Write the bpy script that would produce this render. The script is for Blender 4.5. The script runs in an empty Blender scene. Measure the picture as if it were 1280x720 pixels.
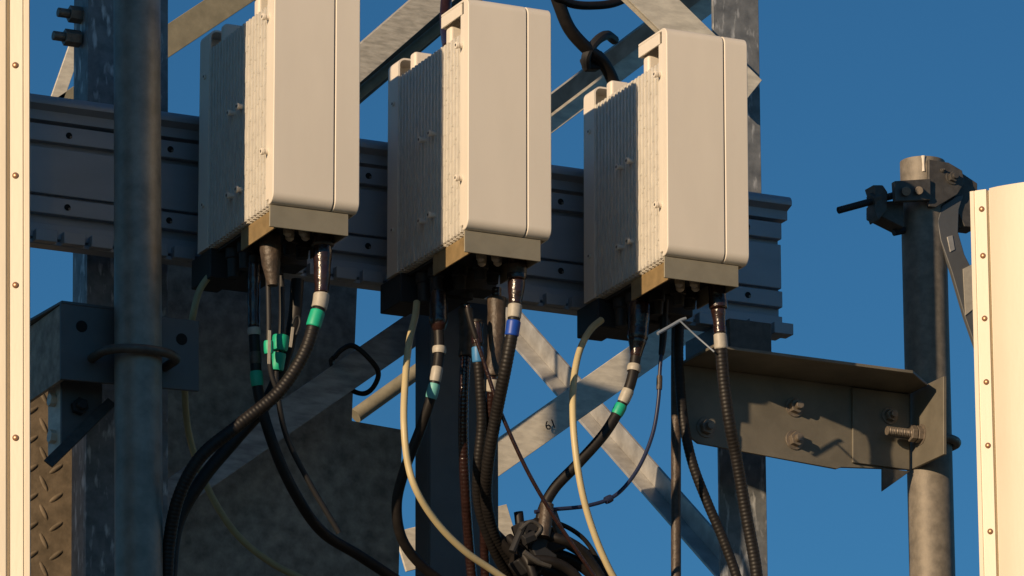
import bpy, math, random
from mathutils import Vector, Matrix
random.seed(7)
scn = bpy.context.scene
R = math.radians
# ------------------------------------------------------------------ camera
PHI, TH = R(24.7), R(16.0)          # heading of the view against the rail's normal, upward pitch
FPX = 7000.0                        # focal length in photo pixels (1280 wide)
CAM = Vector((-4.70, -10.30, 1.6))
fwd = Vector((math.sin(PHI)*math.cos(TH), math.cos(PHI)*math.cos(TH), math.sin(TH)))
rgt = Vector((math.cos(PHI), -math.sin(PHI), 0))
upv = rgt.cross(fwd)
cd = bpy.data.cameras.new('camera'); cd.sensor_width = 36; cd.lens = FPX/1280*36
cd.clip_start = 0.1; cd.clip_end = 5000
cam = bpy.data.objects.new('camera', cd); scn.collection.objects.link(cam)
cam.matrix_world = Matrix(((rgt.x, upv.x, -fwd.x, CAM.x), (rgt.y, upv.y, -fwd.y, CAM.y), (rgt.z, upv.z, -fwd.z, CAM.z), (0, 0, 0, 1)))
scn.camera = cam
# ------------------------------------------------------------------ sky and sun
SUN_EL = R(13.7); SUN_H = R(28.7)     # low sun, from the left (-X) and a little in front (-Y)
sun_dir = Vector((-math.cos(SUN_H)*math.cos(SUN_EL), -math.sin(SUN_H)*math.cos(SUN_EL), math.sin(SUN_EL)))
w = bpy.data.worlds.new('World'); scn.world = w; w.use_nodes = True
nt = w.node_tree; nt.nodes.clear()
sky = nt.nodes.new('ShaderNodeTexSky'); sky.sky_type = 'NISHITA'; sky.sun_disc = False
sky.sun_elevation = SUN_EL; sky.sun_rotation = math.atan2(sun_dir.x, sun_dir.y)
sky.air_density = 1.0; sky.dust_density = 0.15; sky.ozone_density = 3.0; sky.altitude = 1500
mul = nt.nodes.new('ShaderNodeMix'); mul.data_type = 'RGBA'; mul.blend_type = 'MULTIPLY'; mul.inputs[0].default_value = 1
mul.inputs[7].default_value = (0.385, 0.845, 1.02, 1)
bg = nt.nodes.new('ShaderNodeBackground'); bg.inputs[1].default_value = 0.07
wo = nt.nodes.new('ShaderNodeOutputWorld')
nt.links.new(sky.outputs[0], mul.inputs[6]); nt.links.new(mul.outputs[2], bg.inputs[0]); nt.links.new(bg.outputs[0], wo.inputs[0])
sl = bpy.data.lights.new('sun', 'SUN'); sl.energy = 4.75; sl.angle = R(0.5); sl.color = (1.0, 0.74, 0.47)
so = bpy.data.objects.new('sun', sl); scn.collection.objects.link(so)
so.rotation_euler = sun_dir.to_track_quat('Z', 'Y').to_euler()
so.location = (0, 0, 12)
scn.view_settings.view_transform = 'Standard'; scn.view_settings.look = 'None'
scn.view_settings.exposure = 0; scn.view_settings.gamma = 1

# ------------------------------------------------------------------ helpers
def at(px, py, Y=0.0):
    d = fwd*FPX + rgt*(px-640) - upv*(py-360)
    t = (Y-CAM.y)/d.y
    return CAM + d*t
def proj(p):
    v = p-CAM; z = v.dot(fwd)
    return 640+FPX*v.dot(rgt)/z, 360-FPX*v.dot(upv)/z
def mpp(p): return (p-CAM).dot(fwd)/FPX
WL = {}
def tag(o, label=None, cat=None, group=None, kind=None):
    if label: o['label'] = label
    if cat: o['category'] = cat
    if group: o['group'] = group
    if kind: o['kind'] = kind
    return o
def thing(name, loc, label, cat, group=None):
    o = bpy.data.objects.new(name, None); scn.collection.objects.link(o)
    o.location = loc; o.empty_display_size = 0.05; WL[o.name] = Vector(loc)
    return tag(o, label, cat, group)
class MB:
    def __init__(s): s.v = []; s.f = []
    def add(s, vs, fs):
        n = len(s.v); s.v += [Vector(v) for v in vs]; s.f += [tuple(i+n for i in f) for f in fs]; return s
    def box(s, a, b):
        x0, x1 = sorted((a[0], b[0])); y0, y1 = sorted((a[1], b[1])); z0, z1 = sorted((a[2], b[2]))
        return s.obox(Vector(((x0+x1)/2, (y0+y1)/2, (z0+z1)/2)), Vector((1,0,0)), Vector((0,1,0)), Vector((0,0,1)), x1-x0, y1-y0, z1-z0)
    def obox(s, c, ax, ay, az, lx, ly, lz):
        vs = [c+ax*(i*lx/2)+ay*(j*ly/2)+az*(k*lz/2) for k in (-1,1) for j in (-1,1) for i in (-1,1)]
        fs = [(0,2,3,1), (4,5,7,6), (0,1,5,4), (2,6,7,3), (0,4,6,2), (1,3,7,5)]
        if ax.cross(ay).dot(az) < 0: fs = [tuple(reversed(f)) for f in fs]
        return s.add(vs, fs)
    def prism(s, poly, off):              # poly: list of Vectors, extruded by off
        n = len(poly); off = Vector(off)
        nrm = sum(((poly[i]-poly[0]).cross(poly[(i+1) % n]-poly[0]) for i in range(1, n-1)), Vector())
        if nrm.dot(off) > 0: poly = list(reversed(poly))
        vs = list(poly)+[p+off for p in poly]
        fs = [tuple(range(n)), tuple(reversed(range(n, 2*n)))]
        for i in range(n):
            j = (i+1) % n; fs.append((i, i+n, j+n, j))
        return s.add(vs, fs)
    def tube(s, pts, rad, sides=12, cap=True):   # rad: number or list
        m = len(pts)
        if not isinstance(rad, (list, tuple)): rad = [rad]*m
        t0 = (pts[1]-pts[0]).normalized()
        u = t0.orthogonal().normalized(); vs = []; fs = []
        for i, p in enumerate(pts):
            t = (pts[min(i+1, m-1)]-pts[max(i-1, 0)])
            t = t.normalized() if t.length > 1e-9 else t0
            u = (u-t*u.dot(t)).normalized(); b = t.cross(u)
            for k in range(sides):
                a = 2*math.pi*k/sides
                vs.append(p+(u*math.cos(a)+b*math.sin(a))*rad[i])
        for i in range(m-1):
            for k in range(sides):
                k2 = (k+1) % sides
                fs.append((i*sides+k, i*sides+k2, (i+1)*sides+k2, (i+1)*sides+k))
        if cap:
            fs.append(tuple(reversed(range(sides)))); fs.append(tuple(range((m-1)*sides, m*sides)))
        return s.add(vs, fs)
    def cyl(s, a, b, r, sides=16): return s.tube([Vector(a), Vector(b)], r, sides)
    def build(s, name, mat, parent=None, bevel=0, seg=2, smooth=35, local=False):
        off = Vector()
        q = parent
        if not local:
            while q is not None: off += Vector(q.location); q = q.parent
        me = bpy.data.meshes.new(name); me.from_pydata([v-off for v in s.v], [], s.f); me.validate(); me.update()
        me.materials.append(mat)
        o = bpy.data.objects.new(name, me); scn.collection.objects.link(o)
        if parent is not None: o.parent = parent
        if smooth:
            me.polygons.foreach_set('use_smooth', [True]*len(me.polygons))
            me.set_sharp_from_angle(angle=R(smooth))
        if bevel:
            bm_ = o.modifiers.new('edge', 'BEVEL'); bm_.width = bevel; bm_.segments = seg; bm_.limit_method = 'ANGLE'; bm_.angle_limit = R(40)
            bm_.harden_normals = bool(smooth)
        return o
def copy_tree(o, parent=None):
    c = o.copy(); scn.collection.objects.link(c); c.parent = parent
    for ch in list(o.children): copy_tree(ch, c)
    return c
def smooth_path(pts, step=0.004):
    P = [pts[0]+(pts[0]-pts[1])]+list(pts)+[pts[-1]+(pts[-1]-pts[-2])]
    out = []
    for i in range(1, len(P)-2):
        a, b, c, d = P[i-1:i+3]
        ta = max((b-a).length, 1e-5)**.5; tb = max((c-b).length, 1e-5)**.5; tc = max((d-c).length, 1e-5)**.5
        n = max(3, int((c-b).length/0.002))
        m1 = ((b-a)/ta-(c-a)/(ta+tb)+(c-b)/tb)*tb; m2 = ((c-b)/tb-(d-b)/(tb+tc)+(d-c)/tc)*tb
        for k in range(n):
            t = k/n; t2 = t*t; t3 = t2*t
            out.append(b*(2*t3-3*t2+1)+m1*(t3-2*t2+t)+c*(-2*t3+3*t2)+m2*(t3-t2))
    out.append(P[-2])
    res = [out[0]]; acc = 0; last = out[0]                # even resampling
    for p in out[1:]:
        seg = (p-last).length
        while acc+seg >= step:
            k = (step-acc)/seg; last = last+(p-last)*k; res.append(last.copy()); seg = (p-last).length; acc = 0
        acc += seg; last = p
    return res

# ------------------------------------------------------------------ materials
def mat(name, col, rough=.5, metal=0, var=.0, scale=20, col2=None, bump=0, bscale=200, detail=4, stretch=(1,1,1), lo=.35, hi=.65, spec=.5, rvar=0, streak=None):
    m = bpy.data.materials.new(name); m.use_nodes = True; n = m.node_tree; L = n.links
    b = n.nodes['Principled BSDF']; b.inputs['Roughness'].default_value = rough; b.inputs['Metallic'].default_value = metal
    b.inputs['Specular IOR Level'].default_value = spec
    b.inputs['Base Color'].default_value = (*col, 1)
    tc = n.nodes.new('ShaderNodeTexCoord'); mp = n.nodes.new('ShaderNodeMapping'); mp.inputs['Scale'].default_value = stretch
    geo = n.nodes.new('ShaderNodeNewGeometry'); L.new(geo.outputs['Position'], mp.inputs[0])
    if col2 or var:
        c2 = col2 or tuple(c*(1-var) for c in col)
        nz = n.nodes.new('ShaderNodeTexNoise'); nz.inputs['Scale'].default_value = scale; nz.inputs['Detail'].default_value = detail; nz.inputs['Roughness'].default_value = .6
        L.new(mp.outputs[0], nz.inputs['Vector'])
        rp = n.nodes.new('ShaderNodeValToRGB'); rp.color_ramp.elements[0].position = lo; rp.color_ramp.elements[1].position = hi
        rp.color_ramp.elements[0].color = (*c2, 1); rp.color_ramp.elements[1].color = (*col, 1)
        L.new(nz.outputs['Fac'], rp.inputs[0])
        out = rp.outputs[0]
        if streak:
            mp2 = n.nodes.new('ShaderNodeMapping'); mp2.inputs['Scale'].default_value = (1, 1, .3); L.new(geo.outputs['Position'], mp2.inputs[0])
            n2 = n.nodes.new('ShaderNodeTexNoise'); n2.inputs['Scale'].default_value = 60; n2.inputs['Detail'].default_value = 5; L.new(mp2.outputs[0], n2.inputs['Vector'])
            r2 = n.nodes.new('ShaderNodeValToRGB'); r2.color_ramp.elements[0].position = .56; r2.color_ramp.elements[1].position = .68
            r2.color_ramp.elements[0].color = (0,0,0,1); r2.color_ramp.elements[1].color = (1,1,1,1); L.new(n2.outputs['Fac'], r2.inputs[0])
            mx = n.nodes.new('ShaderNodeMix'); mx.data_type = 'RGBA'; L.new(r2.outputs[0], mx.inputs[0]); L.new(out, mx.inputs[6]); mx.inputs[7].default_value = (*streak, 1)
            out = mx.outputs[2]
        L.new(out, b.inputs['Base Color'])
        if rvar:
            mr = n.nodes.new('ShaderNodeMapRange'); mr.inputs[3].default_value = rough-rvar; mr.inputs[4].default_value = rough+rvar
            L.new(nz.outputs['Fac'], mr.inputs[0]); L.new(mr.outputs[0], b.inputs['Roughness'])
    if bump:
        nb = n.nodes.new('ShaderNodeTexNoise'); nb.inputs['Scale'].default_value = bscale; nb.inputs['Detail'].default_value = 3
        L.new(mp.outputs[0], nb.inputs['Vector'])
        bp = n.nodes.new('ShaderNodeBump'); bp.inputs['Strength'].default_value = bump; bp.inputs['Distance'].default_value = .002
        L.new(nb.outputs['Fac'], bp.inputs['Height']); L.new(bp.outputs[0], b.inputs['Normal'])
    return m
M = {}
M['cover'] = mat('powder_coated_cover', (.79,.725,.63), .5, 0, .06, 9, bump=.06, bscale=900, stretch=(1,1,.3), rvar=.06)
M['fin'] = mat('cast_heat_sink', (.66,.63,.57), .5, 0, .10, 40, bump=.15, bscale=500)
M['seam'] = mat('dark_seam', (.03,.03,.035), .8)
M['skirt'] = mat('passivated_skirt', (.30,.27,.20), .5, .25, .12, 30, bump=.05)
M['skirt_sunlit'] = mat('sun_tinted_skirt', (.42,.30,.15), .45, .3, .25, 45)  # skirt side facing the sun: warm sunlight put into the colour
M['rail'] = mat('rail_paint', (.40,.44,.49), .5, .35, .10, 15, bump=.05, bscale=400, stretch=(.3,1,1))
M['hole'] = mat('dark_hole', (.01,.01,.01), .9)
M['pipe'] = mat('galvanised_pipe', (.30,.29,.26), .5, .35, .35, 22, bump=.12, bscale=300, rvar=.1)
M['pipe_r'] = mat('weathered_pipe', (.25,.22,.18), .6, .2, .35, 45, bump=.15, bscale=300, rvar=.1)
M['galv'] = mat('galvanised_steel', (.52,.51,.48), .45, .35, 0, 16, col2=(.33,.32,.30), bump=.12, bscale=250, rvar=.12)
M['galv_d'] = mat('dull_galvanised_steel', (.46,.48,.49), .5, .25, 0, 40, col2=(.24,.25,.26), bump=.15, bscale=200, stretch=(.4,1,1.6), detail=7)
M['leg'] = mat('peeling_galvanised_leg', (.25,.26,.265), .5, .3, 0, 30, col2=(.13,.14,.15), bump=.2, bscale=200, streak=(.62,.63,.63), lo=.3, hi=.6, detail=7)
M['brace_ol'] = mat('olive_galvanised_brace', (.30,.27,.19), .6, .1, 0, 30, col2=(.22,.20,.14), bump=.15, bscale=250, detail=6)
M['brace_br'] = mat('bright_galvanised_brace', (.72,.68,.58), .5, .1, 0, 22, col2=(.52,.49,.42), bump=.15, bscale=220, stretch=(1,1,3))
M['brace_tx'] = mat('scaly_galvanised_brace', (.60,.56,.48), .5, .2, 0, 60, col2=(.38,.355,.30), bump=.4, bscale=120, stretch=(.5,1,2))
M['bracket'] = mat('weathered_bracket', (.20,.182,.145), .55, .2, .25, 14, bump=.12, bscale=200)
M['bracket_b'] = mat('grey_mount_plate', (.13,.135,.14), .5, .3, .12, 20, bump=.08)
M['bolt'] = mat('galvanised_bolt', (.26,.22,.18), .5, .5, .3, 120, bump=.2, bscale=400)
M['clamp'] = mat('cast_clamp_metal', (.105,.098,.09), .5, .3, .3, 60, bump=.15)
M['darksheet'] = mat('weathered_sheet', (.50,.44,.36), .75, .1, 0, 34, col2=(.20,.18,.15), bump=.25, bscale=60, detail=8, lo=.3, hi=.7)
M['checker'] = mat('rusty_checker_plate', (.21,.165,.115), .7, .1, 0, 30, col2=(.12,.095,.065), bump=.2, bscale=180, detail=8)
M['radome'] = mat('radome_paint', (.71,.635,.505), .45, 0, .06, 14, bump=.08, bscale=150, stretch=(1,1,.25), detail=6)
M['rivet'] = mat('rivet', (.45,.25,.14), .35, .6)
M['rubber'] = mat('black_cable_jacket', (.017,.0145,.0135), .5, 0, .35, 60, spec=.32)
M['shrink'] = mat('glossy_heat_shrink', (.030,.0125,.010), .24, 0, .4, 80, bump=.5, bscale=160, spec=.7)
M['boot'] = mat('brown_weather_boot', (.085,.062,.046), .5, 0, .5, 70, bump=.9, bscale=110)
M['cream'] = mat('cream_earth_cable', (.58,.48,.27), .45, 0, .08, 30)
M['olive'] = mat('yellow_green_earth_cable', (.36,.35,.20), .5, 0, .1, 30)
M['green'] = mat('green_tape', (.01,.42,.25), .5, 0, .1, 80)
M['teal'] = mat('cyan_tape', (.16,.48,.46), .5, 0, .1, 80)
M['blue'] = mat('blue_tape', (.012,.07,.42), .45, 0, .1, 80)
M['ltblue'] = mat('light_blue_tape', (.05,.22,.48), .45, 0, .1, 80)
M['tie'] = mat('blue_grey_nylon', (.22,.26,.32), .4)
M['white'] = mat('white_tape', (.45,.42,.36), .5, 0, .15, 120)
M['navy'] = mat('navy_wire', (.02,.028,.07), .4)
M['mount'] = mat('black_mount', (.018,.018,.02), .6)
M['tagm'] = mat('blank_tag_plastic', (.115,.105,.10), .55, 0, .12, 12)
M['tagd'] = mat('dark_tag_plastic', (.04,.036,.034), .6, 0, .12, 12)
M['knob'] = mat('connector_cap', (.55,.48,.38), .4, .2)
M['ground'] = mat('dry_ground', (.075,.065,.045), .95, 0, .4, 1.5, bump=.3, bscale=8)
M['ring'] = mat('rusty_u_bolt', (.13,.115,.10), .5, .4, .3, 60)

# ------------------------------------------------------------------ ground
g = MB(); g.add([(-2000,-2000,0), (2000,-2000,0), (2000,2000,0), (-2000,2000,0)], [(0,1,2,3)])
tag(g.build('ground', M['ground'], smooth=0), kind='structure')

# ------------------------------------------------------------------ radio unit
UW, UD, UH = .186, .402, .490
def make_unit():
    root = thing('radio_unit', (0,0,0), 'x', 'radio unit', 'finned radio units hanging in a row on the rail')
    hw = UW/2
    # heat sink core with rounded look
    MB().box((-hw+.0055, -.378, .004), (hw-.006, -.03, .422)).build('heat_sink_body', M['fin'], root, bevel=.004, local=True)
    fins = MB(); n = 20
    for k in range(n):
        y = -.362+k*(.308/(n-1))
        for j in range(13):
            z0 = .0+j*.0324; ext = -hw+.0015+(.0007 if (j+k) % 2 else 0)
            fins.box((-hw+.007, y-.0036, z0), (ext, y+.0036, z0+.0321))
            if (j*3+k*5) % 4 == 0: fins.box((-hw+.007, y-.0052, z0+.010), (ext+.0008, y+.0052, z0+.0150))
        # the fins carry on under the belly and over the top of the body
        fins.box((-hw+.007, y-.0036, -.003), (hw-.01, y+.0036, .0042)); fins.box((-hw+.007, y-.0036, .4215), (hw-.01, y+.0036, .4235))
    tag(fins.build('cooling_fins', M['fin'], root, local=True, smooth=0), kind='stuff')
    # front cover, profile in the YZ plane
    def slab(x0, x1, name):
        pr = []
        r = .021
        def arc(cy, cz, a0, a1):
            for k in range(8):
                a = R(a0+(a1-a0)*k/7); pr.append(Vector((x0, cy+r*math.cos(a), cz+r*math.sin(a))))
        pr.append(Vector((x0, -.267, UH))); arc(-UD+r, UH-r, 90, 180); arc(-UD+r, r, 180, 270)
        pr += [Vector((x0, -.3775, 0)), Vector((x0, -.3775, UH-.006)), Vector((x0, -.267, UH-.006))]
        m = MB(); m.prism(pr, (x1-x0, 0, 0))
        return m.build(name, M['cover'], root, bevel=.0022, seg=3, local=True)
    slab(-hw, .0375, 'front_cover'); slab(.0400, hw, 'side_cover')
    MB().box((hw-.004, -.376, .0), (hw-.0005, -.004, UH-.002)).build('hidden_shade_plate', M['cover'], root, bevel=.001, local=True)  # unseen plate, added to raise the shadow cast on the next unit
    MB().box((-.05, -.396, .012), (hw-.01, -.376, UH-.02)).build('cover_seam', M['seam'], root, local=True)
    m = MB()
    m.box((-hw+.0005, -.2665, UH-.030), (-hw+.0045, -.366, UH-.0055)); m.box((-hw+.0045, -.2665, UH-.030), (hw-.03, -.2710, UH-.0062))
    m.build('cover_lip', M['cover'], root, bevel=.0012, local=True)
    m = MB()                                            # side edge of the front cover
    m.box((-hw+.0008, -.3775, .012), (-hw+.0048, -.362, UH-.031)); m.build('cover_edge', M['cover'], root, bevel=.001, local=True)
    # back cover: tray with rounded corners at the top
    def rr(x0, x1, z0, z1, y, r=.016, nseg=6):
        o = []
        for (cx, cz, a0) in ((x1-r, z1-r, 0), (x0+r, z1-r, 90)):
            for k in range(nseg+1):
                a = R(a0+90*k/nseg); o.append(Vector((cx+r*math.cos(a), y, cz+r*math.sin(a))))
        o += [Vector((x0, y, z0)), Vector((x1, y, z0))]
        return o
    a0 = rr(-hw, hw, -.002, .464, -.052); a1 = rr(-hw+.004, hw-.004, .002, .460, -.052, .012)
    nn = len(a0); m = MB()
    b0 = [Vector((p.x, 0, p.z)) for p in a0]; b1 = [Vector((p.x, -.004, p.z)) for p in a1]
    vs = a0+a1+b0+b1; fs = []
    for i in range(nn):
        j = (i+1) % nn
        fs += [(i, j, nn+j, nn+i), (2*nn+j, 2*nn+i, i, j)[::-1] if False else (i, 2*nn+i, 2*nn+j, j), (nn+i, nn+j, 3*nn+j, 3*nn+i)]
    fs += [tuple(range(2*nn, 3*nn)), tuple(reversed(range(3*nn, 4*nn)))]
    m.add(vs, fs); m.build('back_cover', M['cover'], root, local=True)
    for (y, wd) in ((-.302, .050), (-.122, .046)):
        MB().box((-hw+.006, y, .40), (-hw+.006+wd, y+.026, .458)).build('lifting_lug', M['cover'], root, bevel=.007, seg=4, local=True)
    def screw(y, z, ln=.014, r=.0072):
        m = MB(); m.cyl((-hw+.006, y, z), (-hw-ln*.55, y, z), r*.75, 14); m.cyl((-hw-ln*.55, y, z), (-hw-ln, y, z), r, 14)
        o = m.build('cover_screw', M['cover'], root, bevel=.001, local=True)
        MB().cyl((-hw-ln-.0003, y, z), (-hw-ln+.002, y, z), r*.45, 6).build('screw_socket', M['seam'], o, local=True)
    for z in (.392, .111): screw(-.370, z)
    for z in (.071, .245): screw(-.232, z, .012); screw(-.184, z, .012)
    for z in (.368, .094): screw(-.030, z, .004, .0065)
    # skirt under the belly
    m = MB(); m.box((-hw+.001, -.384, -.046), (hw-.016, -.380, -.0005)); m.build('skirt_front', M['skirt'], root, bevel=.0012, local=True)
    m = MB(); m.box((-hw+.014, -.380, -.046), (-hw+.018, -.200, -.0035)); m.build('skirt_side', M['skirt_sunlit'], root, bevel=.001, local=True)
    m = MB(); m.box((hw-.022, -.380, -.046), (hw-.018, -.200, -.0035)); m.build('skirt_side', M['skirt'], root, bevel=.001, local=True)
    MB().box((-hw+.02, -.366, -.010), (hw-.024, -.03, -.004)).build('connector_panel', M['mount'], root, local=True)
    for (x, y) in ((-.025, -.315), (.004, -.325), (-.008, -.285), (.02, -.300)):
        m = MB(); m.tube([Vector((x, y, -.010)), Vector((x, y, -.028)), Vector((x, y, -.036)), Vector((x, y, -.040))], [.009, .0095, .0085, .004], 14)
        m.build('connector_cap', M['knob'], root, local=True)
    for (x, y, ln) in ((.03,-.13,.065), (-.005,-.17,.06), (-.045,-.14,.065), (.05,-.21,.05), (.012,-.235,.055), (-.05,-.09,.07), (.0,-.07,.07)):
        m = MB(); m.tube([Vector((x, y, -.008)), Vector((x, y, -.03)), Vector((x, y, -.032)), Vector((x, y, -ln))], [.017, .017, .0135, .012], 14); m.build('cable_connector', M['mount'], root, local=True)
    # black mounting bracket behind, reaching to the rail
    m = MB(); m.box((-hw+.004, -.060, -.066), (-.03, .045, -.004)); m.box((-.03, -.10, -.058), (.05, .045, -.004)); m.box((-.005, -.165, -.052), (hw-.012, -.102, -.011)); m.box((-hw+.03, .002, .02), (hw-.03, .06, .36))
    m.build('mounting_bracket', M['mount'], root, bevel=.003, local=True)
    return root
units = []
spots = [((341,251), 'leftmost finned radio unit, its top cut off by the frame, beside the shaded steel pipe'),
         ((583.5,284), 'middle finned radio unit with the blue-taped cable under it'),
         ((836,317.5), 'rightmost finned radio unit, in front of the upright tower leg and nearest the rail end')]
proto = make_unit()
for i, ((px, py), lab) in enumerate(spots):
    o = proto if i == 0 else copy_tree(proto)
    P = at(px, py, -.10-UD); o.location = P+Vector((UW/2, UD, 0)); o['label'] = lab; o.rotation_euler = ((R(.15), R(-.25), 0), (0, 0, R(.3)), (R(-.1), R(.2), R(-.3)))[i]
    units.append(o)

# ------------------------------------------------------------------ rail with ribs, slots and comb edge
TL = at(30, 124, 0); TR = at(984, 243, 0)
zt = at(500, 182.5, 0).z; x0, x1 = at(-60, 110, 0).x, at(975, 243, 0).x
rail = thing('mounting_rail', (at(500, 360, 0).x, 0, zt-.315), 'long grey ribbed steel rail with slots, crossing behind the three radio units', 'mounting rail')
print('rail z', zt, [at(90, y, 0).z-zt for y in (130, 160, 183, 245, 270, 290, 310)], at(960,415,0).z-zt, at(960,240,0).z-zt)
def railbox(name, za, zb, ya, yb, xa=None, xb=None, bev=.002, m='rail'):
    return MB().box((xa if xa is not None else x0, ya, zt+za), (xb if xb is not None else x1, yb, zt+zb)).build(name, M[m], rail, bevel=bev)
# rolled top edge
m = MB(); r_ = .0165; pr = []
for k in range(13):
    a = R(200-k*220/12); pr.append(Vector((x0, -.012+r_*math.cos(a), zt-.017+r_*math.sin(a))))
pr += [Vector((x0, .03, zt-.012)), Vector((x0, .03, zt-.05)), Vector((x0, -.006, zt-.05)), Vector((x0, -.006, zt-.03))]
m.prism(pr, (x1+.014-x0, 0, 0)); m.build('rolled_edge', M['rail'], rail)
railbox('backing_web', -.300, -.052, .012, .022)
railbox('slotted_band', -.095, -.058, -.006, .012)
railbox('centre_band', -.205, -.106, -.002, .012)
railbox('slotted_band', -.248, -.212, -.006, .012)
railbox('lower_band', -.300, -.268, -.004, .012)
m = MB()
k = 0; xx = x0
while xx < x1+.01:
    m.box((xx, -.024, zt-.312), (xx+.046, .012, zt-.287)); xx += .060
tag(m.build('comb_tooth', M['rail'], rail, bevel=.0015), kind='stuff')
railbox('bottom_flange', -.314, -.305, -.006, .03)
sl_x = x0+.03
slots = []
while sl_x < x1-.02:
    for zz in (-.077, -.230):
        mm = MB(); mm.cyl((sl_x, -.0072, zt+zz), (sl_x, .004, zt+zz), .0068, 14)
        mm.build('bolt_hole', M['hole'], rail)
        mm = MB(); mm.cyl((sl_x+.004, -.0077, zt+zz-.003), (sl_x+.004, .002, zt+zz-.003), .0028, 8); mm.build('hole_pin', M['bolt'], rail)
    sl_x += .222

# ------------------------------------------------------------------ bars
def ubox(mb, p0, p1, wid, thick, n=Vector((0,-1,0))):
    d = (p1-p0).normalized(); s = d.cross(n).normalized(); nn = s.cross(d).normalized()
    mb.obox((p0+p1)/2, d, s, nn, (p1-p0).length, wid, thick)
    return d, s, nn
def brace(name, a, b, wpx, Y, mt, label, flange=None, cat='brace', thick=.007, Y2=None, bev=.0012):
    p0, p1 = at(*a, Y), at(*b, Y2 if Y2 is not None else Y); wd = wpx*mpp(p0)
    root = thing(name, p0 if p0.z < p1.z else p1, label, cat, 'diagonal tower braces')
    m = MB(); d, s, nn = ubox(m, p0, p1, wd, thick); m.build('web', M[mt], root, bevel=bev)
    if flange:
        side, depth, direction = flange[:3]; fm = flange[3] if len(flange) > 3 else mt    # side +1/-1 of s, direction +1 = away from the camera
        m = MB(); c = s*side*(wd/2-thick/2)-nn*direction*(depth/2+thick/2)
        m.obox((p0+p1)/2+c, d, s, nn, (p1-p0).length, thick, depth); m.build('flange', M[fm], root, bevel=bev)
    return root, p0, p1, d, s, nn, wd
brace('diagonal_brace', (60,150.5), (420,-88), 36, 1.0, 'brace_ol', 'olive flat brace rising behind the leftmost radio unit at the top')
r_, p0, p1, d, s, nn, wd = brace('diagonal_brace', (55,170), (118,-10), 17, 1.0, 'brace_br', 'steep pale brace peeping out left of the left tower leg')
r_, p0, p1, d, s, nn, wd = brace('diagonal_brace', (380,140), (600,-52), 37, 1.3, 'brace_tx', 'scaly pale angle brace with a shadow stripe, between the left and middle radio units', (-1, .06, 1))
m = MB(); q = Vector((0,.10,0)); m.cyl(at(380,174,1.37), at(600,-8,1.37), 7*mpp(p0), 14); o = m.build('round_rod', M['brace_ol'], r_)
m = MB(); ubox(m, at(380,170,1.41), at(610,-25,1.41), 30*mpp(p0), .006); m.build('rear_web', M['bracket'], r_, bevel=.001)
r_, p0, p1, d, s, nn, wd = brace('diagonal_brace', (600,219.5), (930,-27.5), 23, 1.10, 'brace_br', 'cream angle brace rising between the middle and right radio units behind the cable clamp')
m = MB(); a, b = at(600,196,1.07), at(930,-54,1.07); ubox(m, a, b, .052, .006, Vector((.35,-.72,-.62)).normalized()); m.build('flange', M['galv'], r_, bevel=.001)
r_, p0, p1, d, s, nn, wd = brace('diagonal_brace', (700,-113), (938,118), 52, .062, 'brace_br', 'bright broad brace descending to the upright leg behind the right radio unit')
m = MB(); a, b = at(680,-102,.07), at(900,110,.07); ubox(m, a, b, .024, .006, Vector((-.3,-.4,-.8)).normalized()); m.build('flange', M['brace_br'], r_, bevel=.001)
r_, p0, p1, d, s, nn, wd = brace('diagonal_brace', (150,664), (575,371), 41, .20, 'galv_d', 'shaded angle brace crossing the dark sheet, with a black strap round it', (1, .05, 1))
# strap
m = MB(); c = at(452,462,.19)
pts = [at(418,447,.165), at(426,438,.155), at(440,432,.15), at(462,449,.14), at(473,466,.15), at(468,482,.17), at(455,492,.21), at(436,485,.25), at(420,465,.25), at(414,452,.21), at(417,447,.168)]
st = m.tube(smooth_path(pts), 3.3*mpp(c), 8).build('cable_strap', M['rubber'])
tag(st, 'black strap looped round the shaded brace beside the dark sheet', 'strap')
m = MB(); m.cyl(at(444,520,1.0), at(600,408,1.0), 9.5*mpp(at(444,520,1.0)), 18); o = m.build('tube_strut', M['brace_ol']); tag(o, 'thin tan round strut left of the middle leg', 'strut', 'diagonal tower braces')
r_, p0, p1, d, s, nn, wd = brace('diagonal_brace', (560,615.5), (930,356), 40, 1.145, 'brace_br', 'broad flat brace with a stamped mark, half in sun, right of the middle leg')
ft = bpy.data.curves.new('stamp', 'FONT'); ft.body = '61'; ft.size = .030; ft.extrude = .0006
fo = bpy.data.objects.new('tmp', ft); me = bpy.data.meshes.new_from_object(fo); bpy.data.objects.remove(fo)
me.name = 'stamped_mark'; me.materials.append(M['mount'])
fo = bpy.data.objects.new('stamped_mark', me); scn.collection.objects.link(fo); fo.parent = r_
fo.matrix_local = Matrix.Translation(at(683,538,1.131)-Vector((0,.0005,0))-Vector(r_.location)) @ Matrix.Rotation(R(22), 4, 'Y').inverted() @ Matrix.Rotation(R(90), 4, 'X')
r_, p0, p1, d, s, nn, wd = brace('diagonal_brace', (606,379), (935,753), 24, 2.2, 'galv', 'angle brace running down to the lower right, crossing behind the stamped one', (-1, .05, -1), Y2=.95)

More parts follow.
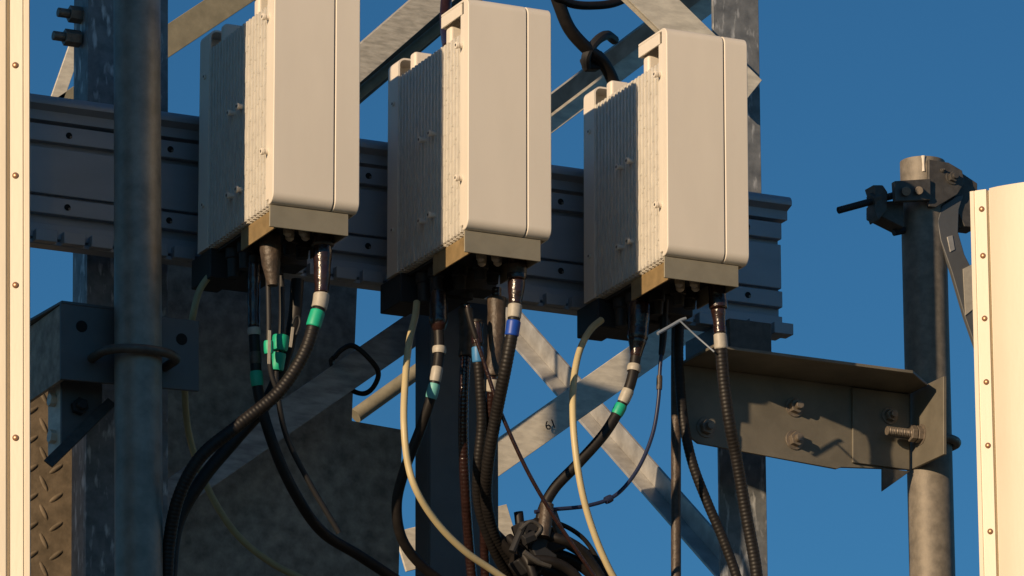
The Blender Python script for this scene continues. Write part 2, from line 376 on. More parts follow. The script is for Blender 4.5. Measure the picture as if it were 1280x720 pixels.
# ------------------------------------------------------------------ legs
def leg(top, bot, wpx, back_m, Y, label, mt='leg', up=1.2):
    a, b = at(*top, Y), at(*bot, Y)
    d = (b-a).normalized(); a = a-d*up
    t = (a.z-0.0)/(-d.z); b = a+d*t
    root = thing('tower_leg', b, label, 'tower leg', 'upright legs of the steel tower')
    wd = wpx*mpp(a)/math.cos(PHI); th = .009
    m = MB(); m.prism([a, a+Vector((wd,0,0)), b+Vector((wd,0,0)), b], (0, th, 0)); m.build('front_flange', M[mt], root, bevel=.0015)
    if back_m:
        m = MB(); y = Vector((0, th+.0006, 0)); m.prism([a+y, a+y+Vector((0,back_m,0)), b+y+Vector((0,back_m,0)), b+y], (th, 0, 0)); m.build('side_flange', M[mt], root, bevel=.0015)
    return root
lg = leg((110,0), (107,720), 95, .075, .10, 'left tower leg with peeling zinc, behind the shaded pipe')
for (x, y) in ((92,18), (86,47)):
    c = at(x+14, y+2, .14); m = MB(); m.tube([c, c+Vector((-.035,0,0))], 11*mpp(c), 6); m.tube([c+Vector((-.035,0,0)), c+Vector((-.060,0,0))], 6*mpp(c), 12)
    m.build('flange_bolt', M['bolt'], lg, bevel=.001)
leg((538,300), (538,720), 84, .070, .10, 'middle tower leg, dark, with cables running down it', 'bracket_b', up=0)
leg((891,0), (897,430), 57, 0, .10, 'right tower leg, olive in the sun, rising behind the right radio unit', 'leg')
# small lit brace bits behind the middle leg
brace('diagonal_brace', (500,690), (640,655), 52, 1.1, 'brace_br', 'pale horizontal strut behind the foot of the middle leg')

# ------------------------------------------------------------------ sheets
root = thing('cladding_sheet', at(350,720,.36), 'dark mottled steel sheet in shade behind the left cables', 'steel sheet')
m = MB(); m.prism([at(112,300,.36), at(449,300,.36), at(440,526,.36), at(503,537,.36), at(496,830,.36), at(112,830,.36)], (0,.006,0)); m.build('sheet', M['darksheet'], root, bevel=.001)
root = thing('checker_plate', at(60,760,.36), 'sunlit rusty checker plate at the lower left corner', 'checker plate')
m = MB(); m.prism([at(-60,470,.36), at(108,470,.36), at(104,830,.36), at(-60,830,.36)], (0,.005,0)); m.build('plate', M['checker'], root, bevel=.001)
lug_me = None
for i in range(7):
    for j in range(12):
        px = 8+i*15.5+(0); py = 478+j*36+(i*17 if i % 2 else 0)*1.0
        if i % 2: py = 478+j*36+18
        if py > 800 or px > 84: continue
        c = at(px, py, .3595); ang = R(38) if i % 2 == 0 else R(-62)
        if lug_me is None:
            mm = MB(); n = 10; vs = []; L_, W_, H_ = .019, .0050, .0022
            ring = [Vector((L_*math.cos(2*math.pi*k/n), 0, W_*math.sin(2*math.pi*k/n))) for k in range(n)]
            mid = [Vector((v.x*.7, -H_, v.z*.45)) for v in ring]
            mm.add(ring+mid, [(k, (k+1) % n, n+(k+1) % n, n+k) for k in range(n)]+[tuple(range(n, 2*n))])
            o = mm.build('raised_lug', M['checker'], root, local=True, smooth=60); lug_me = o.data
        else:
            o = bpy.data.objects.new('raised_lug', lug_me); scn.collection.objects.link(o); o.parent = root
        o.location = c-Vector(root.location); o.rotation_euler = (0, -ang, 0)

# ------------------------------------------------------------------ left pipe and its mount
PY = -.25
a, b = at(170.5,-260,PY), at(173.5,740,PY); d = (b-a).normalized(); b = a+d*(a.z/(-d.z))
root = thing('mounting_pipe', b, 'thick shaded steel pipe between the left antenna and the leftmost radio unit', 'pipe', 'upright antenna pipes')
m = MB(); m.tube([a, b], 29*mpp(a), 40); m.build('tube', M['pipe'], root)
root = thing('pipe_bracket', at(160,490,-.19), 'grey flat bracket with holes and a U-bolt, clamping the shaded left pipe', 'bracket')
PB = PY+29*mpp(a)+.002
def quad(m, pts, Y, th): m.prism([at(x, y, Y) for x, y in pts], (0, th, 0)); return m
quad(MB(), [(76,379), (249,401), (249,489), (76,474)], PB, .008).build('clamp_plate', M['bracket_b'], root, bevel=.0015)
for (x, y) in ((102,408), (227,424)):
    c = at(x, y, PB); m = MB(); m.cyl(c+Vector((0,-.0012,0)), c+Vector((0,.004,0)), 7.5*mpp(c), 18); m.build('bolt_hole', M['hole'], root)
m = MB(); m.prism([at(77,380,PB+.010), at(77,474,PB+.010), at(77,474,PB+.010)+Vector((0,.26,0)), at(77,380,PB+.010)+Vector((0,.26,0))], (.008,0,0)); m.build('side_arm', M['darksheet'], root, bevel=.001)
m = MB(); m.prism([at(77,379,PB+.010), at(150,388,PB+.010), at(150,388,PB+.010)+Vector((0,.27,0)), at(77,379,PB+.010)+Vector((-.02,.27,0))], (0,0,.006)); m.build('top_arm', M['bracket_b'], root, bevel=.001)
c0 = at(172,446,PY); rr_ = 31*mpp(c0)+.007; pts = [at(113,441,PB)+Vector((0,.03,0)), at(113,441,PB)+Vector((0,-.004,0))]
cz = c0.z
ub = []
for k in range(0, 19):
    a_ = math.pi+math.pi*k/18
    ub.append(Vector((c0.x+(rr_+.022)*math.cos(a_), PY+(rr_+.004)*math.sin(a_), cz+.0)))
ub = [Vector((ub[0].x, PB+.01, cz)), Vector((ub[0].x, PY+.02, cz))]+ub+[Vector((ub[-1].x, PY+.02, cz)), Vector((ub[-1].x, PB+.01, cz))]
MB().tube(smooth_path(ub), .0095, 12).build('u_bolt', M['ring'], root)
root = thing('gusset_bracket', at(100,560,-.10), 'small gusset with hex bolts under the left pipe bracket', 'bracket')
GY = -.13
m = MB(); m.prism([at(77,472,GY), at(128,478,GY), at(128,518,GY), at(77,563,GY)], (0,.008,0)); m.build('front_plate', M['bracket_b'], root, bevel=.001)
m = MB(); y = Vector((0,.009,0)); q = [at(77,472,GY)+y, at(77,563,GY)+y]; m.prism([q[0], q[1], q[1]+Vector((0,.07,.0)), q[0]+Vector((0,.07,0))], (.007,0,0)); m.build('side_plate', M['brace_br'], root, bevel=.001)
m = MB(); p0, p1 = at(60,580,GY-.01), at(140,502,GY-.01); ubox(m, p0, p1, .022, .006, Vector((-.62,.1,-.72)).normalized()); m.build('slanting_flange', M['clamp'], root, bevel=.001)
c = at(98,509,GY); m = MB(); m.cyl(c+Vector((0,.002,0)), c+Vector((0,-.016,0)), 11*mpp(c), 6); m.cyl(c+Vector((0,-.016,0)), c+Vector((.0,-.03,0)), 6*mpp(c), 10); m.build('hex_bolt', M['mount'], root, bevel=.001)
for py in (500, 546):
    c = at(67, py, GY+.04); m = MB(); m.cyl(c+Vector((.004,0,0)), c+Vector((-.010,0,0)), 9*mpp(c), 6); m.build('hex_bolt', M['brace_br'], root, bevel=.001)

# ------------------------------------------------------------------ antennas
def antenna(top, bot, Y, dirv, width, depth, label, flat=.043, rivets=(), rtop=False, ext=1.0, r2=None):
    a, b = at(*top, Y), at(*bot, Y); zax = (a-b).normalized()
    if not rtop: a = a+zax*ext
    b = b-zax*.7
    d = Vector((dirv[0], dirv[1], 0)).normalized(); nrm = zax.cross(d).normalized()
    if nrm.y > 0: nrm = -nrm
    root = thing('panel_antenna', b, label, 'antenna', 'tall panel antennas')
    prof = [(0,0), (.0,.004), (.009,.005), (.010,.003), (.0115,.003), (.0125,.006), (flat-.006,.007), (flat-.004,-.004), (flat-.001,-.004), (flat+.002,.010)]
    W2 = width-flat
    for k in range(1, 15):
        t = k/14; prof.append((flat+.003+(W2-flat-.006)*t, .010+.016*math.sin(math.pi*t)**.6))
    prof += [(width-.02,.006), (width,.004), (width,0), (width-.004,-depth), (.004,-depth)] if False else [(width-.015,.006), (width,.004), (width,0)]
    prof_f = prof+[(width-.03,-depth), (.03,-depth)]
    m = MB(); m.prism([b+d*u+nrm*v for u, v in prof_f], a-b); o = m.build('radome', M['radome'], root, smooth=30)
    L_ = (a-b).length
    for py, px in rivets:
        q = at(px, py, Y); t = (q-b).dot(zax); uu = .0265
        c = b+zax*t+d*uu+nrm*.006
        m = MB(); m.tube([c-nrm*.002, c+nrm*.0025, c+nrm*.0045], [.0062, .0062, .003], 12); m.build('rivet', M['rivet'], root)
    return root, a, b, d, nrm
ant_l = antenna((37,0), (38,720), -.66, (-.80,.60), .69, .10, 'sunlit cream antenna cut off by the left edge of the photo', ext=.6, rivets=((80,22), (218,22), (355,22), (546,22), (-60,22), (700+60,22)))
ant_r = antenna((1213,240), (1225.5,720), -.38, (.67,-.74), .36, .10, 'sunlit cream antenna cut off by the right edge of the photo', rivets=tuple((y, 1227) for y in (266, 324, 402, 481, 560, 667, 770)), rtop=True)

# ------------------------------------------------------------------ right bracket arm and pipe
WY = -.125
xr = at(1139,540,WY)
root = thing('support_arm', at(1000,580,WY), 'brown steel channel arm holding the right pipe, with bolts and patches of sun', 'support arm')
m = MB(); m.prism([at(852,456,WY), at(1138,493,WY), at(1138,587,WY), at(1052,584,WY), at(1046,586,WY), at(873,554,WY), at(856,540,WY)], (0,.008,0)); m.build('web', M['bracket'], root, bevel=.0015)
f0, f1 = at(852,455,WY), at(1138,492,WY); dd = (f1-f0).normalized(); fw = Vector((0,-.15,0))
m = MB(); up_=Vector((0,0,-.0012)); m.prism([f0+Vector((0,.010,0))+up_, f1+Vector((0,.010,0))+up_, f1+fw*.5+up_, f1+fw-dd*.075+up_, f0+fw+up_], (0,0,.007)); m.build('top_flange', M['bracket'], root, bevel=.0015)
bb = at(868,432,WY+.0)
m = MB(); m.box((at(903,432,-.08).x, WY+.012, at(900,440,WY).z-.02), (at(956,432,-.08).x, .098, zt-.320)); m.build('spacer_block', M['clamp'], root, bevel=.003)
e0, e1 = at(1138.2,490,WY+.0075), at(1138.2,587,WY+.0075)
m = MB(); m.prism([e0, e1, e1+Vector((0,-.145,0)), e0+Vector((0,-.145,.0))], (.008,0,0)); m.build('end_flange', M['bracket'], root, bevel=.0015)
m = MB(); quad(m, [(1066,484), (1137,493), (1137,587), (1066,578)], WY-.0065, .006); m.build('doubler_plate', M['bracket'], root, bevel=.0015)
m = MB(); q = at(1138,589,WY-.004); m.prism([q, at(1103,585,WY-.004), at(1103,614,WY-.004)], (0,.006,0)); m.build('gusset', M['clamp'], root, bevel=.001)
def hexbolt(p, r, h, dirv, par, name='hex_bolt', mt='bolt', stud=0):
    m = MB(); dv = Vector(dirv); m.tube([p, p+dv*.003], r*1.35, 18); m.tube([p+dv*.003, p+dv*(.003+h)], r, 6)
    m.tube([p+dv*(.003+h), p+dv*(.003+h+max(stud, .006))], r*.55, 12)
    return m.build(name, M[mt], par, bevel=.0008)
for (x, y) in ((886,534), (997,508), (997,549)): hexbolt(at(x-4, y+1, WY), .016, .014, (0,-1,0), root, stud=.012)
hexbolt(at(1112,520,WY-.0065), .014, .012, (0,-1,0), root, stud=.01)
# U-bolt with threaded ends through the end flange
YP = WY+.016; PX = at(1160,480,YP)
sc_ = mpp(PX); PR = 28.5*sc_
pa, pb = at(1155,212,YP), at(1167,720,YP); dP = (pb-pa).normalized()
uz = at(1156,553,YP).z
t_ = (pa.z-uz)/(-dP.z); pc = pa+dP*t_
ptsU = []
for k in range(0, 17):
    a_ = -math.pi/2+math.pi*k/16; ptsU.append(Vector((pc.x+(PR+.008)*math.cos(a_), pc.y+(PR+.006)*math.sin(a_), uz)))
endx = e0.x-.085
ptsU = [Vector((endx, ptsU[0].y, uz)), Vector((pc.x-.03, ptsU[0].y, uz))]+ptsU+[Vector((pc.x-.03, ptsU[-1].y, uz)), Vector((e0.x-.02, ptsU[-1].y, uz))]
ub = thing('u_bolt', (pc.x, pc.y, uz), 'threaded U-bolt gripping the right pipe through the arm end', 'u-bolt')
pts = smooth_path(ptsU, .0012); rad = []
for i, p in enumerate(pts):
    rad.append(.0095+(.0006*math.sin(i*1.8) if p.x < e0.x else 0))
MB().tube(pts, rad, 12).build('threaded_rod', M['bolt'], ub)
for i in (0, 1):
    c = Vector((e0.x-.002-i*.015, ptsU[0].y, uz)); MB().tube([c, c+Vector((-.013,0,0))], .0185, 6).build('nut', M['bolt'], ub, bevel=.0012)
MB().tube([Vector((e0.x-.0001, ptsU[0].y, uz)), Vector((e0.x-.004, ptsU[0].y, uz))], .023, 18).build('washer', M['bolt'], ub)
# pipe
b2 = pa+dP*(pa.z/(-dP.z))
root = thing('mounting_pipe', b2, 'right steel pipe with an open top, dark above and sunlit below the arm', 'pipe', 'upright antenna pipes')
top = at(1153,203,YP); m = MB()
n = 40; u1 = dP.orthogonal().normalized(); v1 = dP.cross(u1)
rings = []
for (c, r) in ((top, PR-.005), (top, PR), (b2, PR), (b2, PR-.005)):
    rings.append([c+(u1*math.cos(2*math.pi*k/n)+v1*math.sin(2*math.pi*k/n))*r for k in range(n)])
vs = sum(rings, []); fs = []
for i in range(3):
    for k in range(n): fs.append((i*n+k, i*n+(k+1) % n, (i+1)*n+(k+1) % n, (i+1)*n+k)[::-1])
c2 = [top+dP*.08+(u1*math.cos(2*math.pi*k/n)+v1*math.sin(2*math.pi*k/n))*(PR-.005) for k in range(n)]
vs += c2
for k in range(n): fs.append((4*n+k, 4*n+(k+1) % n, (k+1) % n, k)[::-1])
m.add(vs, fs); m.build('tube', M['pipe_r'], root)
# pale strand standing in for the sun's white highlight on the rim
m = MB(); side = Vector((-.60,-.80,0)); m.tube([top+Vector((-.45*PR,-.895*PR,0))+Vector((-.0,-.0005,z)) for z in (-.001,-.006,-.020,-.036)], [.0055,.004,.0025,.0035], 10); m.build('rim_highlight', M['cover'], root)
# clamp at the pipe head
CY = YP
root = thing('pipe_clamp', at(1150,280,CY), 'cast clamp with a long threaded rod round the head of the right pipe', 'clamp')
def pb_(x, y, Y): return at(x, y, Y)
m = MB(); quad(m, [(1118,226), (1164,223), (1164,250), (1120,252)], CY-PR-.022, .016); m.build('front_jaw', M['clamp'], root, bevel=.003)
m = MB(); m.tube([pb_(1133,239,CY-PR-.020), pb_(1133,239,CY-PR-.034)], .010, 14); m.tube([pb_(1149,238,CY-PR-.020), pb_(1149,238,CY-PR-.034)], .009, 14); m.build('jaw_bolt', M['bolt'], root, bevel=.001)
m = MB(); quad(m, [(1096,252), (1130,250), (1130,285), (1096,268)], CY-.03, .05); m.build('side_jaw', M['clamp'], root, bevel=.003)
m = MB(); quad(m, [(1091,231), (1104,231), (1110,240), (1109,262), (1098,276), (1093,262), (1096,246)], CY-.045, .04); m.build('jaw_ear', M['clamp'], root, bevel=.003)
m = MB(); pts = smooth_path([pb_(1048,263,CY-.03), pb_(1120,243.5,CY-.03)], .0012); m.tube(pts, [.0075+.0006*math.sin(i*1.7) for i in range(len(pts))], 12); m.build('threaded_rod', M['mount'], root)
p, q = pb_(1098,249.5,CY-.03), pb_(1090,251.5,CY-.03); MB().tube([p, q+(q-p)*.2], .018, 6).build('nut', M['clamp'], root, bevel=.001)
m = MB(); m.cyl(pb_(1117,291,CY), pb_(1140,286,CY), .0075, 10); m.build('threaded_rod', M['mount'], root)
# tilt bracket and arm that carry the right antenna
root = thing('tilt_arm', at(1190,430,CY-.03), 'grey hinged tilt arm between the right pipe head and the right antenna', 'tilt arm')
TY = CY-PR-.012
quad(MB(), [(1161,199), (1186,203), (1203,213), (1206,228), (1197,243), (1170,259), (1161,258)], TY, .010).build('hinge_plate', M['clamp'], root, bevel=.002)
quad(MB(), [(1186,205), (1222,229), (1222,285), (1206,283), (1196,262)], TY+.02, .05).build('hinge_block', M['clamp'], root, bevel=.002)
hexbolt(at(1190,222,TY), .012, .009, (0,-1,0), root, mt='clamp', stud=.008)
hexbolt(at(1178,213,TY), .004, .003, (0,-1,0), root, mt='clamp')
m = MB(); L1 = [(1197,244), (1178,257), (1172,276), (1176,300), (1190,340), (1206,395), (1219,432)]; L2 = [(1222,440), (1222,350), (1206,318), (1198,290), (1199,262), (1205,243)]
quad(m, L1+L2, TY+.012, .012).build('arm_plate', M['bracket_b'], root, bevel=.0025)
quad(MB(), [(1184,296), (1191,294), (1194,312), (1188,315)], TY+.010, .004).build('slot', M['galv'], root, bevel=.001)
quad(MB(), [(1204,336), (1216,330), (1218,385), (1207,394)], TY+.010, .004).build('reflective_label', M['white'], root)

# ------------------------------------------------------------------ cables
def P3(l): return [at(*p) if len(p) == 3 else at(p[0], p[1], -.3) for p in l]
def cable(name, pts, rpx, mt, label, cat='cable', group=None, corr=0, parts=(), sides=12):
    w = P3(pts); root = thing(name, w[0], label, cat, group)
    path = smooth_path(w, .0016 if corr else .005); r = rpx*mpp(w[0])
    if corr: rad = [r*(1-.05*(.5+.5*math.cos(i*2*math.pi/5))) for i in range(len(path))]
    else: rad = r
    MB().tube(path, rad, sides).build('jacket', M[mt], root, smooth=50)
    pp = [proj(p) for p in path]
    def near(q): return min(range(len(pp)), key=lambda i: (pp[i][0]-q[0])**2+(pp[i][1]-q[1])**2)
    for (nm, q0, q1, f0, f1, pm) in parts:
        i, j = near(q0), near(q1)
        if j < i: i, j = j, i
        j = max(j, i+3); sp = path[i:j+1]; k = len(sp)
        lump = .045 if pm in ('shrink', 'boot') and k > 8 else .012
        ph = random.random()*6
        MB().tube(sp, [r*(f0+(f1-f0)*t/(k-1)+lump*math.sin(ph+t*r*0+t*(.22 if corr else .7))+lump*.8*math.sin(ph*2+t*.11))*(1-.08*(1 if t in (0, k-1) else 0)) for t in range(k)], 16).build(nm, M[pm], root, smooth=50)
    return root, path
RUN = 'thick jumper cables below the radio units'
# --- left unit
cable('jumper_cable', [(403,290,-.42), (403,330,-.42), (401,375,-.42), (394,400,-.42), (381,440,-.41), (350,488,-.39), (300,530,-.36), (250,572,-.33), (224,620,-.30), (212,675,-.27), (208,740,-.25), (206,830,-.22)], 8.3, 'rubber',
      'thick corrugated cable with a bright green band, curving down-left from the leftmost radio unit', group=RUN, corr=1,
      parts=(('heat_shrink_sleeve', (403,292), (402,366), 1.5, 1.12, 'shrink'), ('white_band', (401,367), (399,386), 1.2, 1.2, 'white'), ('green_band', (397,389), (391,408), 1.14, 1.14, 'green'), ('tie_ring', (403,304), (403,308), 1.72, 1.72, 'boot')))
cable('jumper_cable', [(372,350,-.30), (368,400,-.30), (355,450,-.28), (335,500,-.26), (295,548,-.24), (252,600,-.22), (222,655,-.20), (212,740,-.20), (210,830,-.2)], 8.5, 'rubber',
      'thick black cable running just under the bright green banded one at the left', group=RUN)
cable('jumper_cable', [(318,320,-.28), (317,400,-.28), (319,440,-.28), (323,490,-.28), (343,560,-.27), (368,615,-.25), (402,664,-.2), (450,695,-.15), (510,735,-.1), (600,800,-.05)], 7.0, 'rubber',
      'black cable with a dark green band, dropping steeply in front of the dark sheet', group=RUN,
      parts=(('connector_boot', (318,330), (317,410), 1.15, 1.0, 'shrink'), ('white_band', (318,440), (320,455), 1.1, 1.1, 'boot'), ('green_band', (321,463), (323,482), 1.14, 1.14, 'green'), ('tie_ring', (317,411), (317,414), 1.2, 1.2, 'white')))
cable('jumper_cable', [(352,345,-.31), (352,400,-.31), (350,430,-.31), (345,470,-.30), (348,500,-.30), (358,545,-.28), (385,600,-.26), (424,666,-.24)], 3.6, 'mount',
      'thin black cable with wide green wraps, ending over the dark sheet', group=RUN,
      parts=(('green_band', (351,421), (347,439), 3.0, 2.9, 'green'), ('green_band', (347,442), (345,462), 2.7, 2.5, 'green')))
cable('jumper_cable', [(335,345,-.34), (336,400,-.34), (336,440,-.34), (340,470,-.33), (352,500,-.32)], 3.2, 'mount', 'short black cable with a narrow green wrap behind the leftmost connectors', group=RUN,
      parts=(('green_band', (336,425), (336,442), 1.9, 1.9, 'green'),))
for (q0, q1, nm, lb) in (((337,413), (336,455), 'cable_tag', 'narrow white tag strip on the green-wrapped cables, the longer one'), ((366,409), (363,434), 'cable_tag', 'narrow white tag strip beside the green-wrapped cables, the shorter right one')):
    p, q = at(*q0, -.36), at(*q1, -.36); m = MB(); ubox(m, p, q, .0055, .002); tag(m.build(nm, M['white']), lb, 'tag')
root = thing('weather_boot', at(338,355,-.36), 'brown tapering rubber boot hanging under the leftmost radio unit', 'connector boot')
MB().tube(P3([(338,296,-.36), (338,312,-.36), (339,330,-.36), (341,352,-.36), (341,357,-.36)]), [.021,.0215,.019,.0125,.011], 20).build('boot', M['boot'], root)
MB().tube(P3([(338,288,-.36), (338,302,-.36)]), .017, 16).build('collar', M['mount'], root)
cable('earth_cable', [(285,320,-.14), (266,340,-.14), (250,362,-.13), (241,395,-.12), (234,440,-.06), (231,490,.02), (238,550,.08), (262,615,.10), (296,668,.12), (340,704,.14), (400,735,.16), (480,790,.2)], 4.4, 'olive', 'olive green cable looping behind the left bracket and across the dark sheet')
cable('earth_wire', [(366,405,-.38), (368,398,-.38), (373,395,-.38), (375,402,-.38), (370,420,-.38)], 1.6, 'mount', 'tiny black wire loop beside the leftmost cables', cat='wire')
# --- middle unit
cable('jumper_cable', [(646,312,-.42), (646,340,-.42), (644,380,-.42), (641,410,-.42), (632,460,-.40), (620,520,-.34), (610,580,-.28), (608,625,-.22), (618,668,-.17), (645,712,-.12), (690,780,-.06)], 8.0, 'rubber',
      'thick corrugated cable with a blue band under the middle radio unit', group=RUN, corr=1,
      parts=(('heat_shrink_sleeve', (646,314), (645,350), 1.55, 1.5, 'shrink'), ('clamp_ring', (646,331), (645,343), 1.62, 1.6, 'boot'), ('heat_shrink_sleeve', (645,351), (644,380), 1.45, 1.0, 'shrink'), ('white_band', (644,381), (642,398), 1.10, 1.10, 'white'), ('blue_band', (642,401), (639,420), 1.12, 1.12, 'blue')))
cable('jumper_cable', [(548,362,-.28), (548,400,-.28), (549,440,-.28), (545,470,-.28), (538,500,-.27), (526,535,-.24), (505,590,-.20), (496,630,-.17), (502,672,-.14), (528,708,-.11), (580,745,-.08)], 6.6, 'rubber',
      'black cable with a pale cyan band, left of the middle leg', group=RUN,
      parts=(('connector_boot', (548,364), (548,402), 1.5, 1.85, 'shrink'), ('connector_boot', (548,402), (549,416), 1.85, .9, 'shrink'), ('tie_ring', (549,434), (549,439), 1.35, 1.35, 'white'), ('white_band', (547,459), (543,476), 1.12, 1.12, 'white'), ('cyan_band', (542,480), (537,497), 1.14, 1.14, 'teal')))
cable('earth_cable', [(521,378,-.20), (519,395,-.22), (512,425,-.26), (507,470,-.32), (505,530,-.36), (510,580,-.36), (520,612,-.36), (545,652,-.34), (580,688,-.32), (620,716,-.30), (690,765,-.28)], 4.4, 'cream',
      'pale cream cable swinging down past the left side of the middle leg', group='pale earth cables')
cable('jumper_cable', [(582,380,-.22), (582,440,-.22), (580,480,-.22), (579,540,-.2), (582,620,-.16), (588,700,-.1), (600,820,-.05)], 6.6, 'shrink',
      'reddish corrugated cable under a short grey-brown sleeve on the middle leg', group=RUN, corr=1, parts=(('weather_boot', (582,386), (581,446), 1.35, 1.32, 'boot'),))
cable('jumper_cable', [(596,400,-.30), (597,440,-.30), (600,480,-.29), (602,530,-.27), (597,585,-.24), (598,630,-.2), (612,675,-.16), (640,730,-.1), (680,800,-.05)], 6.6, 'rubber',
      'corrugated cable with a light blue band, second down the middle leg', group=RUN, corr=1, parts=(('light_blue_band', (597,434), (599,452), 1.14, 1.14, 'ltblue'), ('connector_boot', (596,404), (597,430), 1.2, 1.1, 'shrink')))
cable('jumper_cable', [(621,360,-.30), (620,420,-.30), (616,470,-.30), (613,510,-.28), (611,560,-.24), (606,620,-.19), (606,700,-.12), (612,820,-.06)], 6.0, 'shrink',
      'cable in a long brown boot hanging close left of the blue-banded cable', group=RUN, corr=1, parts=(('weather_boot', (621,372), (616,470), 2.0, 1.7, 'boot'), ('silver_ring', (615,475), (614,489), 1.25, 1.25, 'white')))
cable('thin_wire', [(584,382,-.34), (588,400,-.34), (596,426,-.34), (608,462,-.34), (622,505,-.34), (640,548,-.34), (662,594,-.34), (690,642,-.34), (722,690,-.34), (760,745,-.34)], 2.6, 'shrink',
      'thin dark wire slanting down-right from the middle radio unit', cat='wire', parts=(('spiral_wrap', (584,384), (596,424), 1.7, 1.3, 'rubber'),))
# --- right unit
cable('jumper_cable', [(897,340,-.42), (897,365,-.42), (899,400,-.42), (901,430,-.42), (905,480,-.41), (912,530,-.40), (920,570,-.38), (932,640,-.36), (945,712,-.35), (952,800,-.34)], 8.0, 'rubber',
      'thick corrugated cable with a white band under the right radio unit', group=RUN, corr=1,
      parts=(('heat_shrink_sleeve', (897,344), (898,386), 1.5, 1.40, 'shrink'), ('heat_shrink_sleeve', (898,387), (900,417), 1.15, .98, 'shrink'), ('white_band', (900,418), (901,436), 1.05, 1.05, 'white')))
cable('jumper_cable', [(850,385,-.17), (848,440,-.16), (850,480,-.16), (855,530,-.16), (866,580,-.16), (885,630,-.16), (903,672,-.16), (922,725,-.16), (940,800,-.16)], 6.6, 'rubber',
      'corrugated cable bowing right between the upright tube and the support arm', group=RUN, corr=1)
cable('conduit_tube', [(846,385,-.10), (845,440,-.10), (845,560,-.10), (845,730,-.10), (845,850,-.10)], 6.4, 'boot', 'straight dark upright tube hanging under the right radio unit', cat='conduit')
cable('jumper_cable', [(800,376,-.28), (798,410,-.28), (794,450,-.28), (788,480,-.28), (776,508,-.27), (757,540,-.26), (722,580,-.24), (692,612,-.22), (678,640,-.21), (672,680,-.2)], 6.8, 'rubber',
      'black cable with a green band curving down-left from the right radio unit', group=RUN,
      parts=(('connector_boot', (800,378), (798,425), 2.0, 1.85, 'shrink'), ('connector_boot', (798,425), (795,447), 1.8, .95, 'shrink'), ('tie_ring', (793,457), (792,462), 1.3, 1.3, 'white'), ('white_band', (785,487), (779,502), 1.12, 1.12, 'white'), ('green_band', (776,506), (770,518), 1.14, 1.14, 'green')))
cable('earth_cable', [(752,400,-.20), (740,410,-.21), (727,432,-.24), (719,462,-.28), (716,500,-.32), (718,550,-.34), (727,612,-.34), (741,662,-.33), (762,712,-.32), (800,775,-.3)], 4.3, 'cream',
      'pale cream cable hanging left of the right radio unit, across the stamped brace', group='pale earth cables')
cable('thin_wire', [(830,372,-.26), (829,420,-.26), (825,460,-.26), (823,500,-.26), (815,545,-.26), (795,590,-.26), (768,620,-.26), (735,632,-.26), (690,637,-.26), (668,640,-.26)], 2.5, 'navy',
      'thin navy wire with a knot, looping below the right radio unit', cat='wire', parts=(('spiral_wrap', (830,374), (828,444), 2.6, 1.5, 'rubber'), ('wire_knot', (757,624), (763,622), 2.0, 2.0, 'navy'), ('splice_sleeve', (824,470), (823,486), 1.5, 1.5, 'boot')))
m = MB(); m.tube(smooth_path(P3([(822,417,-.40), (838,408,-.40), (852,400,-.40), (858,398,-.40)])), .0038, 10); m.tube(smooth_path(P3([(850,401,-.405), (868,418,-.41), (893,440,-.43)])), .0019, 8)
tag(m.build('cable_tie', M['tie']), 'pale blue-grey cable tie under the right radio unit', 'cable tie')
# --- clamp and cable bundle at the foot
root = thing('cable_hanger', at(680,700,-.2), 'knotted metal cable hanger gripping black cables at the bottom', 'cable hanger')
m = MB(); quad(m, [(650,652), (668,648), (700,662), (716,672), (712,684), (690,690), (676,716), (660,716), (646,700), (664,690)], -.24, .05); m.build('hanger_block', M['mount'], root, bevel=.004)
m = MB(); quad(m, [(668,662), (690,668), (684,684), (698,694), (690,706), (672,700), (664,684)], -.262, .02); m.build('hanger_jaw', M['mount'], root, bevel=.004)
m = MB(); m.cyl(at(655,655,-.26), at(640,690,-.26), .008, 10); m.build('hanger_bolt', M['mount'], root, bevel=.001); m = MB(); m.cyl(at(654,676,-.27), at(668,670,-.27), .012, 6); m.build('hanger_nut', M['mount'], root, bevel=.001); m = MB(); m.cyl(at(690,640,-.25), at(700,668,-.25), .010, 10); m.build('hanger_pin', M['clamp'], root, bevel=.001)
m = MB(); m.tube(smooth_path(P3([(655,690,-.28), (672,702,-.28), (690,708,-.28)])), .006, 8); m.tube(smooth_path(P3([(650,662,-.28), (664,652,-.28), (676,660,-.28), (668,672,-.28)])), .004, 8); m.build('hanger_wire', M['clamp'], root)
cable('short_sleeve', [(684,630,-.27), (682,650,-.27), (679,672,-.27)], 8.5, 'boot', 'pale brown stub sleeve on top of the cable hanger', cat='sleeve')
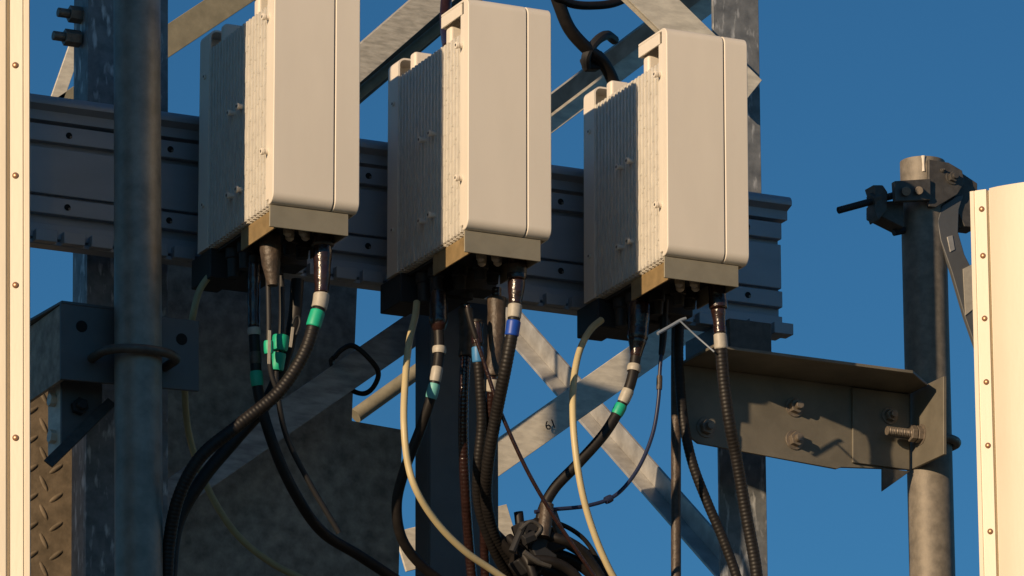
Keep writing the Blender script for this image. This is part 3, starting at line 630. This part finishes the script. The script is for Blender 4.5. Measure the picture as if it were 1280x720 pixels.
for i, (pl, r, lb) in enumerate((([(676,668,-.25), (700,674,-.27), (722,684,-.27), (745,712,-.26), (765,750,-.26)], 6.5, 'black cable crossing in front of the hanger bundle'),
                 ([(660,700,-.27), (690,702,-.28), (716,716,-.28), (736,745,-.28)], 6.5, 'black cable lowest in front of the hanger jaw'),
                 ([(636,672,-.21), (650,688,-.24), (662,706,-.26), (672,740,-.26)], 6.0, 'black cable dropping straight down left of the hanger jaw'),
                 ([(618,668,-.16), (640,690,-.16), (660,712,-.16), (690,750,-.16)], 8.0, 'black cable entering the cable hanger from the left'),
                 ([(648,640,-.19), (652,664,-.19), (668,690,-.19), (700,712,-.19), (730,760,-.19)], 6.0, 'black cable bending over the left shoulder of the hanger'),
                 ([(655,668,-.22), (690,670,-.22), (725,688,-.22), (752,715,-.22), (790,770,-.22)], 8.0, 'uppermost black cable leaving the cable hanger to the right'),
                 ([(655,690,-.2), (690,692,-.2), (722,704,-.2), (750,728,-.2), (780,780,-.2)], 8.0, 'middle black cable leaving the cable hanger to the right'),
                 ([(640,700,-.18), (680,712,-.18), (712,726,-.18), (740,760,-.18)], 8.5, 'lowest black cable leaving the cable hanger to the right'))):
    cable('feeder_cable', pl, r, 'rubber', lb, group='black cables at the hanger')
cable('feeder_cable', [(668,650,-.23), (700,655,-.23), (728,672,-.23), (748,700,-.23), (770,740,-.23)], 3.0, 'rubber', 'slim black cable arching above the hanger cables', group='black cables at the hanger')
# --- top cables
cable('feeder_cable', [(566,-120,.0), (561,-30,-.02), (557,10,-.04), (557,35,-.08), (560,60,-.2)], 7.0, 'shrink', 'reddish-black cable coming down behind the top of the middle radio unit')
cable('feeder_cable', [(640,-120,.30), (680,-50,.32), (697,0,.34), (712,36,.36), (735,62,.38), (752,76,.40), (764,96,.42), (775,130,.44)], 8.3, 'rubber', 'thick black cable tied to the cream brace between the middle and right radio units')
cable('feeder_cable', [(660,-40,.30), (690,-8,.32), (712,4,.34), (740,7,.36), (775,1,.38), (830,-40,.40)], 5.5, 'rubber', 'black cable loop dipping in at the top edge, above the gap between radio units')
root = thing('cable_clip', at(745,80,.42), 'black clip wrapped round the cream brace and the thick cable', 'cable clip')
m = MB(); m.tube(smooth_path(P3([(733,84,.40), (733,70,.38), (745,52,.38), (758,44,.40), (768,50,.44)])), .011, 10); m.build('strap', M['mount'], root)
m = MB(); quad(m, [(730,70), (752,62), (762,74), (752,86), (736,86)], .40, .03); m.build('clip_body', M['mount'], root, bevel=.005)
print('objects', len(bpy.data.objects))
